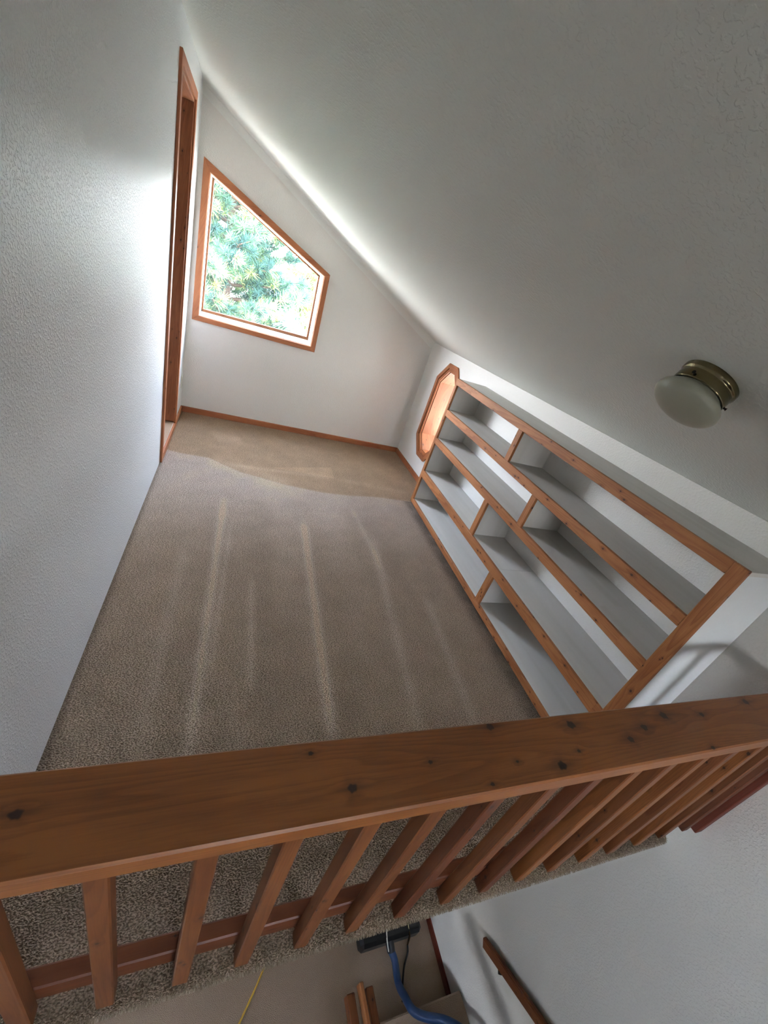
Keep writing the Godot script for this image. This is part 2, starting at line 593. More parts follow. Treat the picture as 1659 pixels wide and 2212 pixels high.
# ------------------------------------------------------------------ room shell
# wall of a given outline and thickness with an opening: cut into two halves through the opening, each a simple polygon
func cut_wall(called: String, outer: Array, hole: Array, thick: float, xf: Transform3D, mat: Material, label: String) -> void:
	var st := MB.new()
	var at := func(p: Vector2, d: float) -> Vector3: return xf * Vector3(p.x, p.y, -d)
	var mid := 0.0
	for q in hole:
		mid += q.x / hole.size()
	for side in [[-50.0, mid], [mid, 50.0]]:
		var half := PackedVector2Array([Vector2(side[0], -50), Vector2(side[1], -50), Vector2(side[1], 50), Vector2(side[0], 50)])
		for piece in Geometry2D.intersect_polygons(PackedVector2Array(outer), half):
			for rest in Geometry2D.clip_polygons(piece, PackedVector2Array(hole)):
				st.prism(rest, 0.0, thick, at)
	sobj(called, st, mat, label, "wall")

func octagon(z0: float, z1: float, y0: float, y1: float, cut: float) -> Array:
	return [Vector2(z0 + cut, y0), Vector2(z1 - cut, y0), Vector2(z1, y0 + cut), Vector2(z1, y1 - cut), Vector2(z1 - cut, y1), Vector2(z0 + cut, y1), Vector2(z0, y1 - cut), Vector2(z0, y0 + cut)]

const WIN := [Vector2(0.103, 0.968), Vector2(1.148, 0.968), Vector2(1.141, 1.612), Vector2(0.103, 2.043)]

func build_shell() -> void:
	# loft floor, its carpeted nosing rolled over the edge
	var st := MB.new()
	var prof := [Vector2(0, -0.02), Vector2(ZL - 0.022, 0.0)]
	var lip := [Vector2(ZL - 0.026, 0.0)]
	for i in 9:
		var a := PI * i / 8.0
		lip.append(Vector2(ZL - 0.026 + 0.026 * sin(a), -0.026 + 0.026 * cos(a)))
	var fl := MB.new()
	var nz := 60
	fl.quad([Vector3(0, 0, 0), Vector3(W, 0, 0), Vector3(W, 0, ZL - 0.026), Vector3(0, 0, ZL - 0.026)], [Vector2(0, 0), Vector2(1, 0), Vector2(1, 1), Vector2(0, 1)], Vector3.UP)
	for i in lip.size() - 1:
		var p: Vector2 = lip[i]
		var q: Vector2 = lip[i + 1]
		var np := Vector3(0, p.y + 0.026, p.x - (ZL - 0.026)).normalized()
		var nq := Vector3(0, q.y + 0.026, q.x - (ZL - 0.026)).normalized()
		if p.is_equal_approx(q):
			continue
		fl.quad([Vector3(0, p.y, p.x), Vector3(W, p.y, p.x), Vector3(W, q.y, q.x), Vector3(0, q.y, q.x)], [Vector2(0, 0.99), Vector2(1, 0.99), Vector2(1, 1), Vector2(0, 1)], np + nq, [np, np, nq, nq])
	fl.quad([Vector3(0, -0.052, ZL - 0.026), Vector3(W, -0.052, ZL - 0.026), Vector3(W, -0.052, ZL - 0.07), Vector3(0, -0.052, ZL - 0.07)], [Vector2.ZERO, Vector2.ZERO, Vector2.ZERO, Vector2.ZERO], Vector3.DOWN)
	var fm := fl.mesh()
	# second UV set (nap tracks) equals the first
	var arr := fm.surface_get_arrays(0)
	arr[Mesh.ARRAY_TEX_UV2] = arr[Mesh.ARRAY_TEX_UV]
	fl.along_planes()
	for i in fl.v.size():
		if fl.v[i].z > ZL - 0.0262:
			var a := maxf(atan2(fl.v[i].z - (ZL - 0.026), fl.v[i].y + 0.026), 0.0)
			fl.t[i] = Vector2(fl.v[i].x, ZL - 0.026 + 0.026 * a)
	arr[Mesh.ARRAY_TEX_UV] = fl.t
	var fm2 := ArrayMesh.new()
	fm2.add_surface_from_arrays(Mesh.PRIMITIVE_TRIANGLES, arr)
	var floor_ := struct("floor", "tan loft carpet with pale vacuum tracks, rolled over the edge above the stairs", "carpet")
	var cp := MeshInstance3D.new()
	cp.name = "carpet"
	cp.mesh = fm2
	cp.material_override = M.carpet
	floor_.add_child(cp, true)
	# yarn ends standing off the rolled edge
	var fr := MB.new()
	var fe := RandomNumberGenerator.new()
	fe.seed = 8
	var tones := [Color(0.26, 0.20, 0.14), Color(0.38, 0.30, 0.215), Color(0.52, 0.42, 0.31)]
	fr.use_c = true
	for i in 15000:
		var a := fe.randf_range(-0.35, PI * 0.62)
		var o := Vector3(fe.randf() * W, -0.026 + 0.026 * cos(a), ZL - 0.026 + 0.026 * sin(a))
		if a < 0.0:
			o = Vector3(o.x, 0.0, ZL - 0.026 + 0.07 * a)
		var nrm := Vector3(0, cos(maxf(a, 0.0)), sin(maxf(a, 0.0)))
		var d := (nrm + Vector3(fe.randf() - 0.5, fe.randf() - 0.7, fe.randf() - 0.5) * 1.3).normalized()
		var sd := d.cross(Vector3(fe.randf() - 0.5, fe.randf() - 0.5, fe.randf() - 0.5)).normalized() * 0.0007
		fr.col = tones[fe.randi() % 3]
		var q := [o - sd - nrm * 0.002, o + sd - nrm * 0.002, o + d * 0.007 + sd * 0.7, o + d * 0.007 - sd * 0.7]
		fr.quad(q, [Vector2.ZERO, Vector2.ZERO, Vector2.ZERO, Vector2.ZERO], sd.cross(d))
	obj("pile_fringe", fr, M.yarn, floor_).set_meta("kind", "stuff")
	var sb := MB.new()
	sb.box(Vector3(-0.12, -0.26, -0.12), Vector3(WS, -0.001, ZL - 0.07), 0.0)
	obj("floor_slab", sb, M.paint_ceiling, floor_)
	var zx := func(p: Vector2, d: float) -> Vector3: return Vector3(d, p.y, p.x)
	# lower floor
	var lf := MB.new()
	lf.box(Vector3(-1.3, YL - 0.15, -0.12), Vector3(WS + 0.12, YL, ZF + 0.12))
	sobj("floor_lower", lf, M.carpet_plain, "brown carpet of the lower landing seen under the loft edge", "carpet")
	# ceiling slab, extended outside as an added unseen overhang shading the octagon window
	var ce := MB.new()
	var xy := func(p: Vector2, d: float) -> Vector3: return Vector3(p.x, p.y, d)
	var cpoly := PackedVector2Array([Vector2(-1.3, ceil_y(-1.3)), Vector2(4.1, ceil_y(4.1)), Vector2(4.1, ceil_y(4.1) + 0.2), Vector2(-1.3, ceil_y(-1.3) + 0.2)])
	ce.prism(cpoly, -0.2, ZF + 0.2, xy)
	# soft cove where it meets the window wall
	var r := 0.07
	var nc := Vector3(-SL, -1, 0).normalized()
	var nzv := Vector3(0, 0, 1)
	for i in 10:
		var a0 := PI / 2 * i / 10.0
		var a1 := PI / 2 * (i + 1) / 10.0
		var n0 := nzv * cos(a0) + nc * sin(a0)
		var n1 := nzv * cos(a1) + nc * sin(a1)
		var e0 := Vector3(-0.05, ceil_y(-0.05), 0)
		var e1 := Vector3(W + 0.02, ceil_y(W + 0.02), 0)
		var off := (nzv + nc) * r
		ce.quad([e0 + off - n0 * r, e1 + off - n0 * r, e1 + off - n1 * r, e0 + off - n1 * r], [Vector2.ZERO, Vector2.ZERO, Vector2.ZERO, Vector2.ZERO], n0, [n0, n0, n1, n1])
	sobj("ceiling", ce, M.paint_ceiling, "sloping white textured ceiling coming down to the knee wall, run on outside as an added shading eave", "ceiling")
	# left wall round the closet opening
	var lw := MB.new()
	var hz0 := 0.49
	var hz1 := 1.166
	var hy0 := 0.058
	var hy1 := 2.36
	lw.box(Vector3(-0.12, -0.26, -0.12), Vector3(0, 2.70, hz0))
	lw.box(Vector3(-0.12, -0.26, hz1), Vector3(0, 2.70, ZF + 0.1))
	lw.box(Vector3(-0.12, hy1, hz0), Vector3(0, 2.70, hz1))
	lw.box(Vector3(-0.12, -0.26, hz0), Vector3(0, hy0, hz1))
	sobj("wall_left", lw, M.paint_left, "tall white textured wall at the left with a satin sheen", "wall")
	# closet behind it
	var cl := MB.new()
	cl.box(Vector3(-1.3, -0.2, -0.12), Vector3(-1.2, 3.2, 1.9))
	cl.box(Vector3(-1.3, -0.2, 1.8), Vector3(-0.12, 3.2, 1.9))
	cl.box(Vector3(-1.3, -0.2, -0.12), Vector3(-0.12, 3.2, -0.02))
	sobj("wall_closet", cl, M.paint, "white walls inside the closet behind the left wall", "wall")
	var cf := MB.new()
	cf.box(Vector3(-1.3, -0.2, -0.12), Vector3(-0.12, 0.064, 1.9))
	cf.box(Vector3(-0.121, 0.058, hz0), Vector3(-0.001, 0.064, hz1))
	sobj("floor_closet", cf, M.carpet_plain, "tan carpet inside the closet opening", "carpet")
	# gable wall with the trapezoid window
	cut_wall("wall_back", [Vector2(-1.3, YL), Vector2(WS + 0.1, YL), Vector2(WS + 0.1, ceil_y(WS + 0.1) + 0.05), Vector2(-1.3, ceil_y(-1.3) + 0.05)], WIN, 0.12, Transform3D(Basis(), Vector3(0, 0, 0)), M.paint, "white far wall with the trapezoid window")
	# knee wall with the octagon opening: polygon in (z, y), pushed along +x
	var turn := Basis(Vector3(0, 0, 1), Vector3(0, 1, 0), Vector3(-1, 0, 0))
	var oc := octagon(0.445, 0.889, 0.29, 1.20, 0.145)
	cut_wall("wall_right", [Vector2(-0.05, -0.2), Vector2(4.05, -0.2), Vector2(4.05, HK + 0.05), Vector2(-0.05, HK + 0.05)], oc, 0.07, Transform3D(turn, Vector3(W, 0, 0)), M.paint, "low white knee wall behind the bookshelf")
	cut_wall("wall_stairwell", [Vector2(-0.12, YL), Vector2(ZF + 0.1, YL), Vector2(ZF + 0.1, HK), Vector2(-0.12, HK)], oc, 0.12, Transform3D(turn, Vector3(WS, 0, 0)), M.paint, "white stairwell wall going down at the right")
	# end of the knee wall, facing the stairwell
	var kw := MB.new()
	kw.box(Vector3(W, -0.2, 4.04), Vector3(WS + 0.02, HK, 4.10))
	sobj("wall_return", kw, M.paint, "short white end of the knee wall behind the last balusters", "wall")
	# wall behind the viewer with the stair window
	cut_wall("wall_front", [Vector2(-1.3, YL), Vector2(WS + 0.1, YL), Vector2(WS + 0.1, ceil_y(WS + 0.1) + 0.05), Vector2(-1.3, ceil_y(-1.3) + 0.05)], [Vector2(0.9, 0.75), Vector2(1.7, 0.75), Vector2(1.7, 1.55), Vector2(0.9, 1.55)], 0.12, Transform3D(Basis(), Vector3(0, 0, ZF + 0.12)), M.paint, "white wall behind the viewer at the head of the stairs")
	cut_wall("wall_outer", [Vector2(-0.12, YL), Vector2(ZF + 0.12, YL), Vector2(ZF + 0.12, 3.4), Vector2(-0.12, 3.4)], [Vector2(4.3, YL + 0.7), Vector2(4.85, YL + 0.7), Vector2(4.85, YL + 1.25), Vector2(4.3, YL + 1.25)], 0.1, Transform3D(turn, Vector3(-1.4, 0, 0)), M.paint, "white outer wall beyond the left wall")

# ------------------------------------------------------------------ windows, door, trim
func build_windows_and_trim() -> void:
	var xy := func(p: Vector2, d: float) -> Vector3: return Vector3(p.x, p.y, d)
	var xr := func(p: Vector2, d: float) -> Vector3: return Vector3(d, p.y, p.x)
	# trapezoid window
	var w1 := struct("window_1", "trapezoid window with stained wood casing in the far wall", "window")
	var outer := [Vector2(0.0425, 0.912), Vector2(1.2075, 0.912), Vector2(1.2, 1.6405), Vector2(0.0425, 2.136)]
	var inner := [Vector2(0.096, 0.958), Vector2(1.160, 0.958), Vector2(1.151, 1.615), Vector2(0.096, 2.052)]
	frame("casing", outer, inner, 0.0, 0.014, xy, M.trim, w1, 0.002)
	# jamb boards splay from the casing to the sash, as the sloped sill does
	var j1 := [Vector2(0.101, 0.965), Vector2(1.153, 0.965), Vector2(1.145, 1.612), Vector2(0.101, 2.046)]
	var s0 := [Vector2(0.1085, 0.990), Vector2(1.131, 0.999), Vector2(1.121, 1.606), Vector2(0.1085, 2.0335)]
	var s1 := [Vector2(0.125, 1.0135), Vector2(1.1105, 1.028), Vector2(1.106, 1.595), Vector2(0.125, 2.0225)]
	for k in 4:
		var l := (k + 1) % 4
		var p := [xy.call(inner[k], 0.003), xy.call(inner[l], 0.003), xy.call(j1[k], 0.003), xy.call(j1[l], 0.003), xy.call(inner[k], -0.078), xy.call(inner[l], -0.078), xy.call(s0[k], -0.078), xy.call(s0[l], -0.078)]
		board8("jamb", p, 0, M.jamb_pale, w1, 0.001)
	frame("sash", inner, s1, -0.108, -0.0785, xy, M.sash, w1, 0.003)
	var g := MB.new()
	g.prism(PackedVector2Array([Vector2(0.120, 1.005), Vector2(1.116, 1.02), Vector2(1.111, 1.60), Vector2(0.120, 2.030)]), -0.096, -0.091, xy)
	obj("pane", g, M.glass, w1)
	# octagon window with its deep well
	var w2 := struct("window_2", "tall octagonal window well lined with pine beside the bookshelf", "window")
	frame("casing", octagon(0.39, 0.944, 0.232, 1.257, 0.180), octagon(0.437, 0.897, 0.282, 1.208, 0.150), W - 0.016, W, xr, M.trim, w2, 0.002)
	frame("stop", octagon(0.438, 0.896, 0.283, 1.207, 0.150), octagon(0.462, 0.872, 0.31, 1.18, 0.142), W - 0.006, W + 0.012, xr, M.trim, w2, 0.002)
	frame("lining", octagon(0.4455, 0.8885, 0.2905, 1.1995, 0.145), octagon(0.468, 0.866, 0.316, 1.174, 0.140), W + 0.012, WS + 0.07, xr, M.jamb_knotty, w2, 0.001)
	frame("sash", octagon(0.4465, 0.8875, 0.2915, 1.1985, 0.145), octagon(0.49, 0.844, 0.336, 1.154, 0.132), WS + 0.07, WS + 0.11, xr, M.trim, w2, 0.002)
	var g2 := MB.new()
	g2.prism(PackedVector2Array(octagon(0.48, 0.854, 0.326, 1.164, 0.135)), WS + 0.085, WS + 0.09, xr)
	obj("pane", g2, M.glass, w2)
	# stair window behind the viewer
	var w3 := struct("window_3", "plain window behind the viewer lighting the stairs", "window")
	var q0 := [Vector2(0.85, 0.70), Vector2(1.75, 0.70), Vector2(1.75, 1.60), Vector2(0.85, 1.60)]
	var q1 := [Vector2(0.9, 0.75), Vector2(1.7, 0.75), Vector2(1.7, 1.55), Vector2(0.9, 1.55)]
	var q2 := [Vector2(0.93, 0.78), Vector2(1.67, 0.78), Vector2(1.67, 1.52), Vector2(0.93, 1.52)]
	frame("casing", q0, q1, ZF - 0.014, ZF, xy, M.trim, w3)
	frame("sash", q1, q2, ZF + 0.04, ZF + 0.08, xy, M.trim, w3)
	var g3 := MB.new()
	g3.box(Vector3(0.92, 0.77, ZF + 0.055), Vector3(1.68, 1.53, ZF + 0.06))
	obj("pane", g3, M.glass, w3)
	var w4 := struct("window_4", "plain window of the lower landing, left of the stairs", "window")
	var r0 := [Vector2(4.25, YL + 0.65), Vector2(4.9, YL + 0.65), Vector2(4.9, YL + 1.3), Vector2(4.25, YL + 1.3)]
	var r1 := [Vector2(4.3, YL + 0.7), Vector2(4.85, YL + 0.7), Vector2(4.85, YL + 1.25), Vector2(4.3, YL + 1.25)]
	var r2 := [Vector2(4.33, YL + 0.73), Vector2(4.82, YL + 0.73), Vector2(4.82, YL + 1.22), Vector2(4.33, YL + 1.22)]
	frame("casing", r0, r1, -1.3, -1.286, xr, M.trim, w4)
	frame("sash", r1, r2, -1.37, -1.34, xr, M.trim, w4)
	var g4 := MB.new()
	g4.box(Vector3(-1.36, YL + 0.72, 4.32), Vector3(-1.355, YL + 1.23, 4.83))
	obj("pane", g4, M.glass, w4)
	# closet opening in the left wall
	var d1 := struct("door_1", "narrow closet opening in the left wall framed in knotty wood", "door frame")
	var co := [Vector2(0.434, 0.0), Vector2(1.221, 0.0), Vector2(1.221, 2.414), Vector2(0.434, 2.414)]
	var ci := [Vector2(0.488, 0.056), Vector2(1.168, 0.056), Vector2(1.168, 2.362), Vector2(0.488, 2.362)]
	frame("casing", co, ci, 0.0, 0.016, xr, M.trim, d1)
	var ji := [Vector2(0.506, 0.074), Vector2(1.148, 0.074), Vector2(1.148, 2.342), Vector2(0.506, 2.342)]
	var je := [Vector2(0.4905, 0.0585), Vector2(1.1655, 0.0585), Vector2(1.1655, 2.3595), Vector2(0.4905, 2.3595)]
	frame("jamb", je, ji, -0.125, 0.004, xr, M.jamb_knotty, d1, 0.002, [0])
	# baseboards
	var b1 := struct("baseboard_back", "stained wood baseboard under the trapezoid window", "baseboard")
	board("board", Vector3(0.001, 0.0, 0.0), Vector3(W - 0.001, 0.056, 0.013), 0, M.trim, b1)
	board("cap", Vector3(0.001, 0.048, 0.001), Vector3(W - 0.001, 0.060, 0.009), 0, M.trim, b1)
	var b2 := struct("baseboard_right", "stained wood baseboard along the knee wall up to the bookshelf", "baseboard")
	board("board", Vector3(W - 0.013, 0.0, 0.014), Vector3(W, 0.056, 1.32), 2, M.trim, b2)
	board("cap", Vector3(W - 0.009, 0.048, 0.012), Vector3(W - 0.001, 0.060, 1.32), 2, M.trim, b2)
	var b3 := struct("baseboard_left", "short stained wood baseboard between closet opening and far corner", "baseboard")
	board("board", Vector3(0.0, 0.0, 0.014), Vector3(0.013, 0.056, 0.433), 2, M.trim, b3)
	var b4 := struct("baseboard_lower", "dark red wood baseboard along the lower landing", "baseboard")
	board("board", Vector3(WS - 0.015, YL, 0.0), Vector3(WS, YL + 0.075, 4.10), 2, M.mahogany, b4)

# ------------------------------------------------------------------ bookshelf
func fx(z: float) -> float:
	return 2.181 - 0.042 * (z - 1.355) / (3.813 - 1.355)

# board that follows the slightly skewed front: z0..z1, y0..y1, d0..d1 behind the front plane (d1 < 0 means up to the wall)
func shelf_pts(z0: float, z1: float, y0: float, y1: float, d0: float, d1: float) -> Array:
	var p := []
	for i in 8:
		var z := z1 if i & 4 else z0
		var y := y1 if i & 2 else y0
		var x := fx(z) + d0
		if i & 1:
			x = (fx(z) + d1) if d1 >= 0.0 else W - 0.001
		p.append(Vector3(x, y, z))
	return p

func build_bookshelf() -> void:
	var b := thing("bookshelf", "long low white bookshelf with stained wood edges along the knee wall", "bookshelf")
	var z0 := 1.325
	var z1 := 3.813
	var t := 0.019
	# white panels
	board8("side_panel", shelf_pts(z0 + 0.002, z0 + 0.020, 0.036, 1.222, t, -1), 1, M.ply, b, 0.0008)
	board8("side_panel", shelf_pts(z1 - 0.020, z1 - 0.002, 0.036, 1.222, t, -1), 1, M.ply_side, b, 0.0008)
	board8("top_panel", shelf_pts(z0, z1, 1.222, 1.240, t, -1), 2, M.ply, b, 0.0008)
	for q in [[0.957, 0.975, []], [0.695, 0.713, []], [0.364, 0.382, [2.777]], [0.060, 0.077, []]]:
		var cuts: Array = [z0 + 0.020] + q[2] + [z1 - 0.020]
		for k in cuts.size() - 1:
			board8("shelf_panel", shelf_pts(cuts[k] + 0.0005, cuts[k + 1] - 0.0005, q[0], q[1], t, -1), 2, M.ply, b, 0.0012)
	for q in [[2.35, 2.40, 0.976, 1.222], [2.733, 2.781, 0.714, 0.957], [2.35, 2.40, 0.383, 0.695], [2.729, 2.783, 0.078, 0.364]]:
		var zc: float = (q[0] + q[1]) * 0.5
		board8("divider", shelf_pts(zc - 0.009, zc + 0.009, q[2], q[3], t, -1), 1, M.ply, b, 0.0008)
	# stained face frame
	var fw := [[1.189, 1.243], [0.921, 0.976], [0.660, 0.714], [0.318, 0.383], [0.036, 0.079]]
	board8("stile", shelf_pts(z0, z0 + 0.038, 0.036, 1.189, 0.0, t), 1, M.shelf, b)
	board8("stile", shelf_pts(z1 - 0.053, z1, 0.036, 1.243, 0.0, t), 1, M.shelf, b)
	for k in fw.size():
		var za := z0 if k == 0 else z0 + 0.038
		board8("shelf_edge", shelf_pts(za, z1 - 0.053, fw[k][0], fw[k][1], 0.0, t), 2, M.shelf, b)
	for q in [[2.35, 2.399, 0.976, 1.189], [2.733, 2.780, 0.714, 0.921], [2.35, 2.401, 0.383, 0.660], [2.729, 2.783, 0.079, 0.318]]:
		board8("divider_edge", shelf_pts(q[0], q[1], q[2], q[3], 0.0, t), 1, M.shelf, b)
	# plinth set back under the lowest board
	board8("plinth", shelf_pts(z0 + 0.03, z1 - 0.03, 0.0, 0.059, 0.06, 0.08), 2, M.ply, b, 0.0008)

# ------------------------------------------------------------------ loft railing
func build_railing() -> void:
	var r := thing("railing", "stained wood loft railing with a wide knotty top board and square balusters", "railing")
	# top board: own texture, u along x, v across z then down the front edge
	var st := MB.new()
	var a := Vector3(0.001, 0.857, 4.042)
	var b := Vector3(WS - 0.001, 0.900, 4.183)
	var ch := 0.004
	st.box(a, b, ch)
	for i in st.v.size():
		var p: Vector3 = st.v[i]
		var across := p.z - a.z
		if p.z > b.z - ch * 0.5 or (p.y < a.y + ch):
			across = (b.z - a.z) + (b.y - p.y)
		st.t[i] = Vector2(p.x / 2.70, clampf(across / 0.211, 0.0, 1.0))
	obj("top_board", st, M.rail, r)
	board("bottom_rail", Vector3(0.001, 0.036, 4.066), Vector3(W - 0.001, 0.117, 4.1055), 0, M.baluster_dark, r, 0.004)
	var xs := [0.155, 0.316, 0.481, 0.633, 0.796, 0.953, 1.116, 1.287, 1.444, 1.604, 1.761, 1.924, 2.082, 2.249, 2.410, 2.575]
	var mats := ["baluster", "baluster", "baluster", "baluster", "baluster", "baluster", "baluster_dark", "baluster", "baluster_dark", "baluster_gold", "baluster", "baluster_gold", "baluster", "baluster_gold", "baluster", "baluster_dark"]
	for i in xs.size():
		board("baluster", Vector3(xs[i], 0.002, 4.106), Vector3(xs[i] + 0.039, 0.8565, 4.145), 1, M[mats[i]], r, 0.003)
	board("end_post", Vector3(2.650, 0.0, 4.1005), Vector3(2.699, 0.8565, 4.163), 1, M.mahogany, r, 0.003)

# ------------------------------------------------------------------ stairs below
func build_stairs() -> void:
	var s := struct("staircase", "brown carpeted stairs rising toward the viewer beside the stairwell wall", "stairs")
	var rise := 0.207
	var run := 0.272
	var y := -2.847
	var z := 4.104
	for i in 15:
		var st := MB.new()
		if y > -0.01:
			break
		st.box(Vector3(1.66, YL + 0.001, z), Vector3(WS - 0.001, y, z + run + 0.02), 0.012, 0)
		obj("step", st, M.carpet_plain, s)
		y += rise
		z += run
	var la := MB.new()
	la.box(Vector3(0.001, -0.2, z), Vector3(WS - 0.001, 0.0, ZF), 0.01)
	obj("landing", la, M.carpet_plain, s)
	# handrail on the wall
	var h := thing("handrail", "wooden handrail rising along the white stairwell wall", "handrail")
	var k := 0.765
	var p0 := Vector3(2.655, -2.165, 3.985)
	var len := 3.2
	var e := Vector3(0, k, 1).normalized()
	var up := Vector3(0, 1, -k).normalized()
	var pts := []
	for i in 8:
		pts.append(p0 + Vector3(0.018 if i & 1 else -0.018, 0, 0) + up * (0.036 if i & 2 else -0.036) + e * (len if i & 4 else 0.0))
	board8("rail", pts, 2, M.baluster, h, 0.008)
	for d in [0.17, 1.4, 2.7]:
		var c: Vector3 = p0 + e * d - up * 0.036
		var bt := MB.new()
		bt.tube([c, c - up * 0.03, c - up * 0.04 + Vector3(0.02, 0, 0), Vector3(WS - 0.002, c.y - 0.035, c.z + 0.02)], [0.007, 0.007, 0.007, 0.007], 8)
		obj("bracket", bt, M.dark_metal, h)
	# low guard at the open side of the stairs
	var g := thing("stair_guard", "pinkish wooden guard rail of three boards at the foot of the stairs", "railing")
	var yb := -2.3
	for q in [["side_board", 1.612, 1.668, 0.0, 3.982, M.baluster], ["cap_rail", 1.694, 1.722, 0.05, 3.955, M.shelf], ["side_board", 1.748, 1.800, 0.0, 3.982, M.baluster]]:
		var pp := []
		for i in 8:
			var zz: float = q[4] + (1.5 if i & 4 else 0.0)
			pp.append(Vector3(q[2] if i & 1 else q[1], yb + q[3] - (0.0 if i & 2 else 0.08) + (0.16 if i & 4 else 0.0), zz))
		board8(q[0], pp, 2, q[5], g, 0.005)

# ------------------------------------------------------------------ ceiling light
func build_ceiling_light() -> void:
	var l := thing("ceiling_light", "flush ceiling light with brushed brass band and frosted glass bowl", "ceiling light")
	var ax := Vector3(-SL, -1, 0).normalized()
	var o := Vector3(1.700, ceil_y(1.700), 3.595)
	var pan := MB.new()
	pan.lathe([Vector2(0.0, 0.0), Vector2(0.080, 0.0), Vector2(0.080, 0.0), Vector2(0.083, 0.003), Vector2(0.083, 0.015), Vector2(0.0795, 0.0185), Vector2(0.0795, 0.0185), Vector2(0.077, 0.021), Vector2(0.077, 0.027), Vector2(0.080, 0.030), Vector2(0.080, 0.048), Vector2(0.078, 0.051), Vector2(0.078, 0.051), Vector2(0.072, 0.051), Vector2(0.072, 0.045), Vector2(0.0, 0.045)], o, ax)
	obj("band", pan, M.brass, l)
	var bowl := MB.new()
	var pr := [Vector2(0.070, 0.045), Vector2(0.071, 0.052)]
	for i in 25:
		var a := -0.75 + (PI / 2 + 0.75) * i / 24.0
		pr.append(Vector2(0.098 * cos(a) if i < 24 else 0.0001, 0.085 + 0.046 * sin(a)))
	bowl.lathe(pr, o, ax)
	obj("glass_bowl", bowl, M.frosted, l)
	var x := ax.cross(Vector3(0, 0, 1)).normalized()
	var z := x.cross(ax)
	for k in 3:
		var dir := x * cos(TAU * k / 3.0 + 2.2) + z * sin(TAU * k / 3.0 + 2.2)
		var sc := MB.new()
		var c := o + ax * 0.041
		sc.tube([c + dir * 0.075, c + dir * 0.084, c + dir * 0.087], [0.003, 0.003, 0.005], 10)
		obj("thumbscrew", sc, M.dark_metal, l)

# ------------------------------------------------------------------ cleaner, cords, outlet
func curve(pts: Array, n: int) -> Array:
	var c := Curve3D.new()
	for i in pts.size():
		var d: Vector3 = (pts[mini(i + 1, pts.size() - 1)] - pts[maxi(i - 1, 0)]) / 6.0
		c.add_point(pts[i], -d, d)
	var o := []
	for i in n + 1:
		o.append(c.sample_baked(c.get_baked_length() * i / n, true))
	return o

func fill(n: int, r: float) -> Array:
	var a := []
	a.resize(n)
	a.fill(r)
	return a

func build_small_things() -> void:
	var v := thing("carpet_cleaner", "black carpet cleaning head with a thick blue hose on the lower landing", "carpet cleaner")
	var hd := MB.new()
	hd.box(Vector3(1.985, YL + 0.005, 3.49), Vector3(2.555, YL + 0.155, 3.695), 0.025, 0)
	obj("head", hd, M.black_plastic, v)
	var cu := MB.new()
	cu.tube([Vector3(2.24, YL + 0.11, 3.62), Vector3(2.255, YL + 0.095, 3.70), Vector3(2.262, YL + 0.07, 3.745)], [0.036, 0.036, 0.034], 16)
	obj("cuff", cu, M.black_plastic, v)
	var ri := MB.new()
	ri.tube([Vector3(2.226, YL + 0.160, 3.62), Vector3(2.216, YL + 0.150, 3.68), Vector3(2.218, YL + 0.13, 3.72), Vector3(2.228, YL + 0.10, 3.745)], [0.006, 0.006, 0.006, 0.006], 8)
	obj("cuff_strap", ri, M.white_plastic, v)
	var ho := MB.new()
	var hp := curve([Vector3(2.262, YL + 0.065, 3.735), Vector3(2.285, YL + 0.05, 3.80), Vector3(2.272, YL + 0.06, 3.93), Vector3(2.25, YL + 0.20, 4.03), Vector3(2.25, -2.81, 4.115), Vector3(2.33, -2.80, 4.165), Vector3(2.46, -2.79, 4.215), Vector3(2.56, -2.60, 4.36), Vector3(2.60, -2.57, 4.60), Vector3(2.56, -2.36, 4.68), Vector3(2.50, -2.34, 4.95), Vector3(2.44, -2.13, 5.0), Vector3(2.30, -2.12, 5.25)], 90)
	ho.tube(hp, fill(91, 0.029), 16)
	obj("hose", ho, M.blue_hose, v)
	var co := MB.new()
	co.tube([Vector3(2.43, YL + 0.165, 3.62), Vector3(2.435, YL + 0.13, 3.70), Vector3(2.43, YL + 0.05, 3.735)], [0.009, 0.010, 0.007], 10)
	obj("brass_coupling", co, M.brass, v).set_meta("label", "brass coupling of the thin hose")
	var th := MB.new()
	th.tube(curve([Vector3(2.43, YL + 0.05, 3.735), Vector3(2.425, YL + 0.02, 3.78), Vector3(2.37, YL + 0.012, 3.85), Vector3(2.32, YL + 0.012, 3.95), Vector3(2.28, YL + 0.05, 4.03)], 24), fill(25, 0.008), 8)
	obj("thin_hose", th, M.black_rubber, v)
	var yc := MB.new()
	yc.tube(curve([Vector3(1.28, YL + 0.006, 3.50), Vector3(1.243, YL + 0.006, 3.56), Vector3(1.16, YL + 0.006, 3.68), Vector3(1.058, YL + 0.006, 3.81), Vector3(0.93, YL + 0.006, 3.98)], 24), fill(25, 0.007), 8)
	tag(obj("cord", yc, M.yellow_cord), "thin yellow cord lying on the lower landing carpet", "cord")
	var ou := thing("power_outlet", "small white power outlet low on the left wall by the far corner", "outlet")
	board("plate", Vector3(0.0, 0.278, 0.058), Vector3(0.006, 0.392, 0.130), 1, M.white_plastic, ou, 0.002)
	for yy in [0.313, 0.357]:
		board("socket", Vector3(0.004, yy - 0.015, 0.078), Vector3(0.008, yy + 0.015, 0.110), 1, M.white_plastic, ou, 0.003)

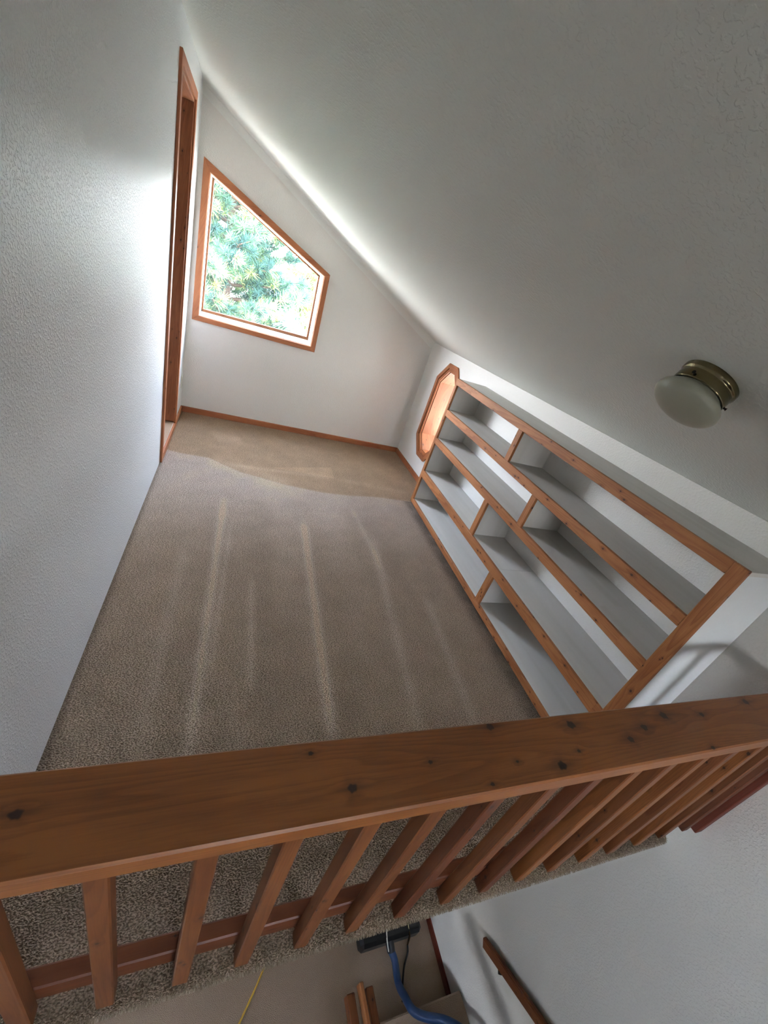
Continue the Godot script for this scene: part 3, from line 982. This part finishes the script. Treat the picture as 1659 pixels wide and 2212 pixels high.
# ------------------------------------------------------------------ outdoors
func tuft_mesh(count: int, length: float, width: float, spread: float, seed_: int) -> ArrayMesh:
	var r := RandomNumberGenerator.new()
	r.seed = seed_
	var st := MB.new()
	for i in count:
		var t := sqrt(r.randf()) * spread
		var ph := r.randf() * TAU
		var d := Vector3(sin(t) * cos(ph), cos(t), sin(t) * sin(ph))
		var s := d.cross(Vector3(r.randf() - 0.5, r.randf() - 0.5, r.randf() - 0.5)).normalized() * width
		var n := s.cross(d).normalized()
		var o := Vector3(0, (r.randf() - 0.5) * length * 0.7, 0)
		var l := length * r.randf_range(0.7, 1.1)
		var tip := o + d * l + Vector3(0, -0.12 * l * sin(t), 0)
		var mid := o + d * l * 0.55
		st.quad([o - s, o + s, mid + s, mid - s], [Vector2.ZERO, Vector2.ZERO, Vector2.ZERO, Vector2.ZERO], n)
		st.tri(mid - s, mid + s, tip, Vector2.ZERO, Vector2.ZERO, Vector2.ZERO, n)
	return st.mesh()

func foliage(parent: Node, m: Mesh, xf: Array, cols: Array) -> void:
	var mm := MultiMesh.new()
	mm.transform_format = MultiMesh.TRANSFORM_3D
	mm.use_colors = true
	mm.mesh = m
	mm.instance_count = xf.size()
	for i in xf.size():
		mm.set_instance_transform(i, xf[i])
		mm.set_instance_color(i, cols[i])
	var o := MultiMeshInstance3D.new()
	o.name = "needles"
	o.multimesh = mm
	o.material_override = M.needles
	o.set_meta("kind", "stuff")
	parent.add_child(o, true)

func aim(d: Vector3) -> Basis:
	var y := d.normalized()
	var x := y.cross(Vector3(0.31, 0.2, 0.93)).normalized()
	return Basis(x, y, x.cross(y))

func pine(base: Vector3, height: float, reach: float, label: String, seed_: int, first: float, whorls: int, dark: Color, light: Color, gold: Color, share: float) -> void:
	var r := RandomNumberGenerator.new()
	r.seed = seed_
	var t := thing("pine_tree", label, "tree", base)
	var tr := MB.new()
	tr.tube([Vector3(0, 0, 0), Vector3(0.05, height * 0.5, 0), Vector3(0, height, 0)], [0.17, 0.11, 0.02], 12)
	obj("trunk", tr, M.bark, t)
	var br := MB.new()
	var xf := []
	var cols := []
	for w in whorls:
		var f := float(w) / whorls
		var y := lerpf(first, height * 0.97, f)
		var n := 6
		for k in n:
			var a := TAU * (k + r.randf() * 0.7) / n + w * 0.9
			var l := reach * (1.0 - 0.75 * f) * r.randf_range(0.75, 1.1)
			var dir := Vector3(cos(a), 0.15, sin(a)).normalized()
			var p0 := Vector3(0, y, 0)
			var pts := [p0, p0 + dir * l * 0.5 + Vector3(0, 0.02, 0), p0 + dir * l + Vector3(0, 0.12 * l, 0)]
			br.tube(pts, [0.03, 0.018, 0.006], 6, false)
			var ns := int(l * 14.0)
			for j in ns:
				var u := 0.22 + 0.78 * (j + r.randf()) / ns
				var pb: Vector3 = p0 + dir * l * u + Vector3(0, 0.12 * l * u * u, 0)
				var side := Vector3(-dir.z, 0, dir.x) * (1.0 if j % 2 else -1.0)
				var sl := r.randf_range(0.12, 0.42) * (1.15 - u * 0.6)
				var sd := (dir * 0.6 + side * r.randf_range(0.5, 1.0) + Vector3(0, r.randf_range(-0.25, 0.55), 0)).normalized()
				var pe := pb + sd * sl
				br.tube([pb, pe], [0.008, 0.004], 5, false)
				for q in 3:
					var pp := pb.lerp(pe, 0.4 + 0.3 * q)
					var dd := (sd + Vector3(r.randf() - 0.5, r.randf() * 0.6 - 0.1, r.randf() - 0.5) * 0.9).normalized()
					xf.append(Transform3D(aim(dd).scaled(Vector3.ONE * r.randf_range(0.75, 1.2)), pp))
					var g := r.randf()
					cols.append(gold if r.randf() < share else dark.lerp(light, g * g))
	obj("branches", br, M.bark, t)
	foliage(t, tuft_mesh(44, 0.17, 0.0034, 1.3, seed_ + 5), xf, cols)

func build_outside() -> void:
	var gr := MB.new()
	gr.box(Vector3(-40, YL - 0.6, -60), Vector3(40, YL - 0.3, 40))
	sobj("ground", gr, M.ground, "pale sunlit ground outside", "ground")
	pine(Vector3(0.15, YL - 0.3, -3.6), 6.5, 2.1, "large blue-green long-needled pine tree filling most of the trapezoid window", 9, 1.6, 22, Color(0.024, 0.060, 0.052), Color(0.12, 0.22, 0.10), Color(0.38, 0.40, 0.13), 0.12)
	pine(Vector3(1.95, YL - 0.3, -7.8), 5.1, 1.2, "smaller yellow-green pine behind the large one, toward the right of the window", 21, 2.2, 14, Color(0.05, 0.09, 0.03), Color(0.26, 0.30, 0.06), Color(0.40, 0.42, 0.10), 0.3)
	# low shrub with long blades at the lower right of the view
	var sh := thing("shrub", "bluish spiky shrub at the lower right of the window view", "shrub", Vector3(1.55, YL - 0.3, -2.1))
	var st := MB.new()
	st.tube([Vector3(0, 0, 0), Vector3(0, 3.9, 0)], [0.09, 0.04], 10)
	obj("stem", st, M.bark, sh)
	var r := RandomNumberGenerator.new()
	r.seed = 4
	var xf := []
	var cols := []
	for i in 60:
		var p := Vector3(r.randf_range(-0.45, 0.45), r.randf_range(3.2, 4.35), r.randf_range(-0.4, 0.4))
		xf.append(Transform3D(aim(Vector3(r.randf() - 0.5, r.randf() * 0.8 + 0.2, r.randf() - 0.5)).scaled(Vector3.ONE * r.randf_range(0.8, 1.3)), p))
		cols.append(Color(0.08, 0.15, 0.18).lerp(Color(0.22, 0.30, 0.30), r.randf()))
	foliage(sh, tuft_mesh(40, 0.26, 0.004, 1.3, 31), xf, cols)
	# neighbour's house
	var h := thing("house", "pale neighbouring house with a grey roof beyond the trees", "house", Vector3(5.8, YL - 0.3, -17.0))
	board("wall", Vector3(-4, 0, -3), Vector3(4, 3.6, 3), 0, M.siding, h, 0.0)
	for s in [-1.0, 1.0]:
		var pp := []
		for i in 8:
			var inner_ := (i & 1) != 0
			pp.append(Vector3(0.0 if inner_ else s * 4.6, (4.75 if inner_ else 3.35) + (0.15 if i & 2 else 0.0), 3.4 if i & 4 else -3.4))
		board8("roof", pp, 2, M.roofing, h, 0.0)
	var ga := MB.new()
	ga.prism(PackedVector2Array([Vector2(-4, 3.6), Vector2(4, 3.6), Vector2(0, 4.74)]), 2.9, 3.0, func(p: Vector2, d: float) -> Vector3: return Vector3(p.x, p.y, d))
	obj("gable", ga, M.siding, h)
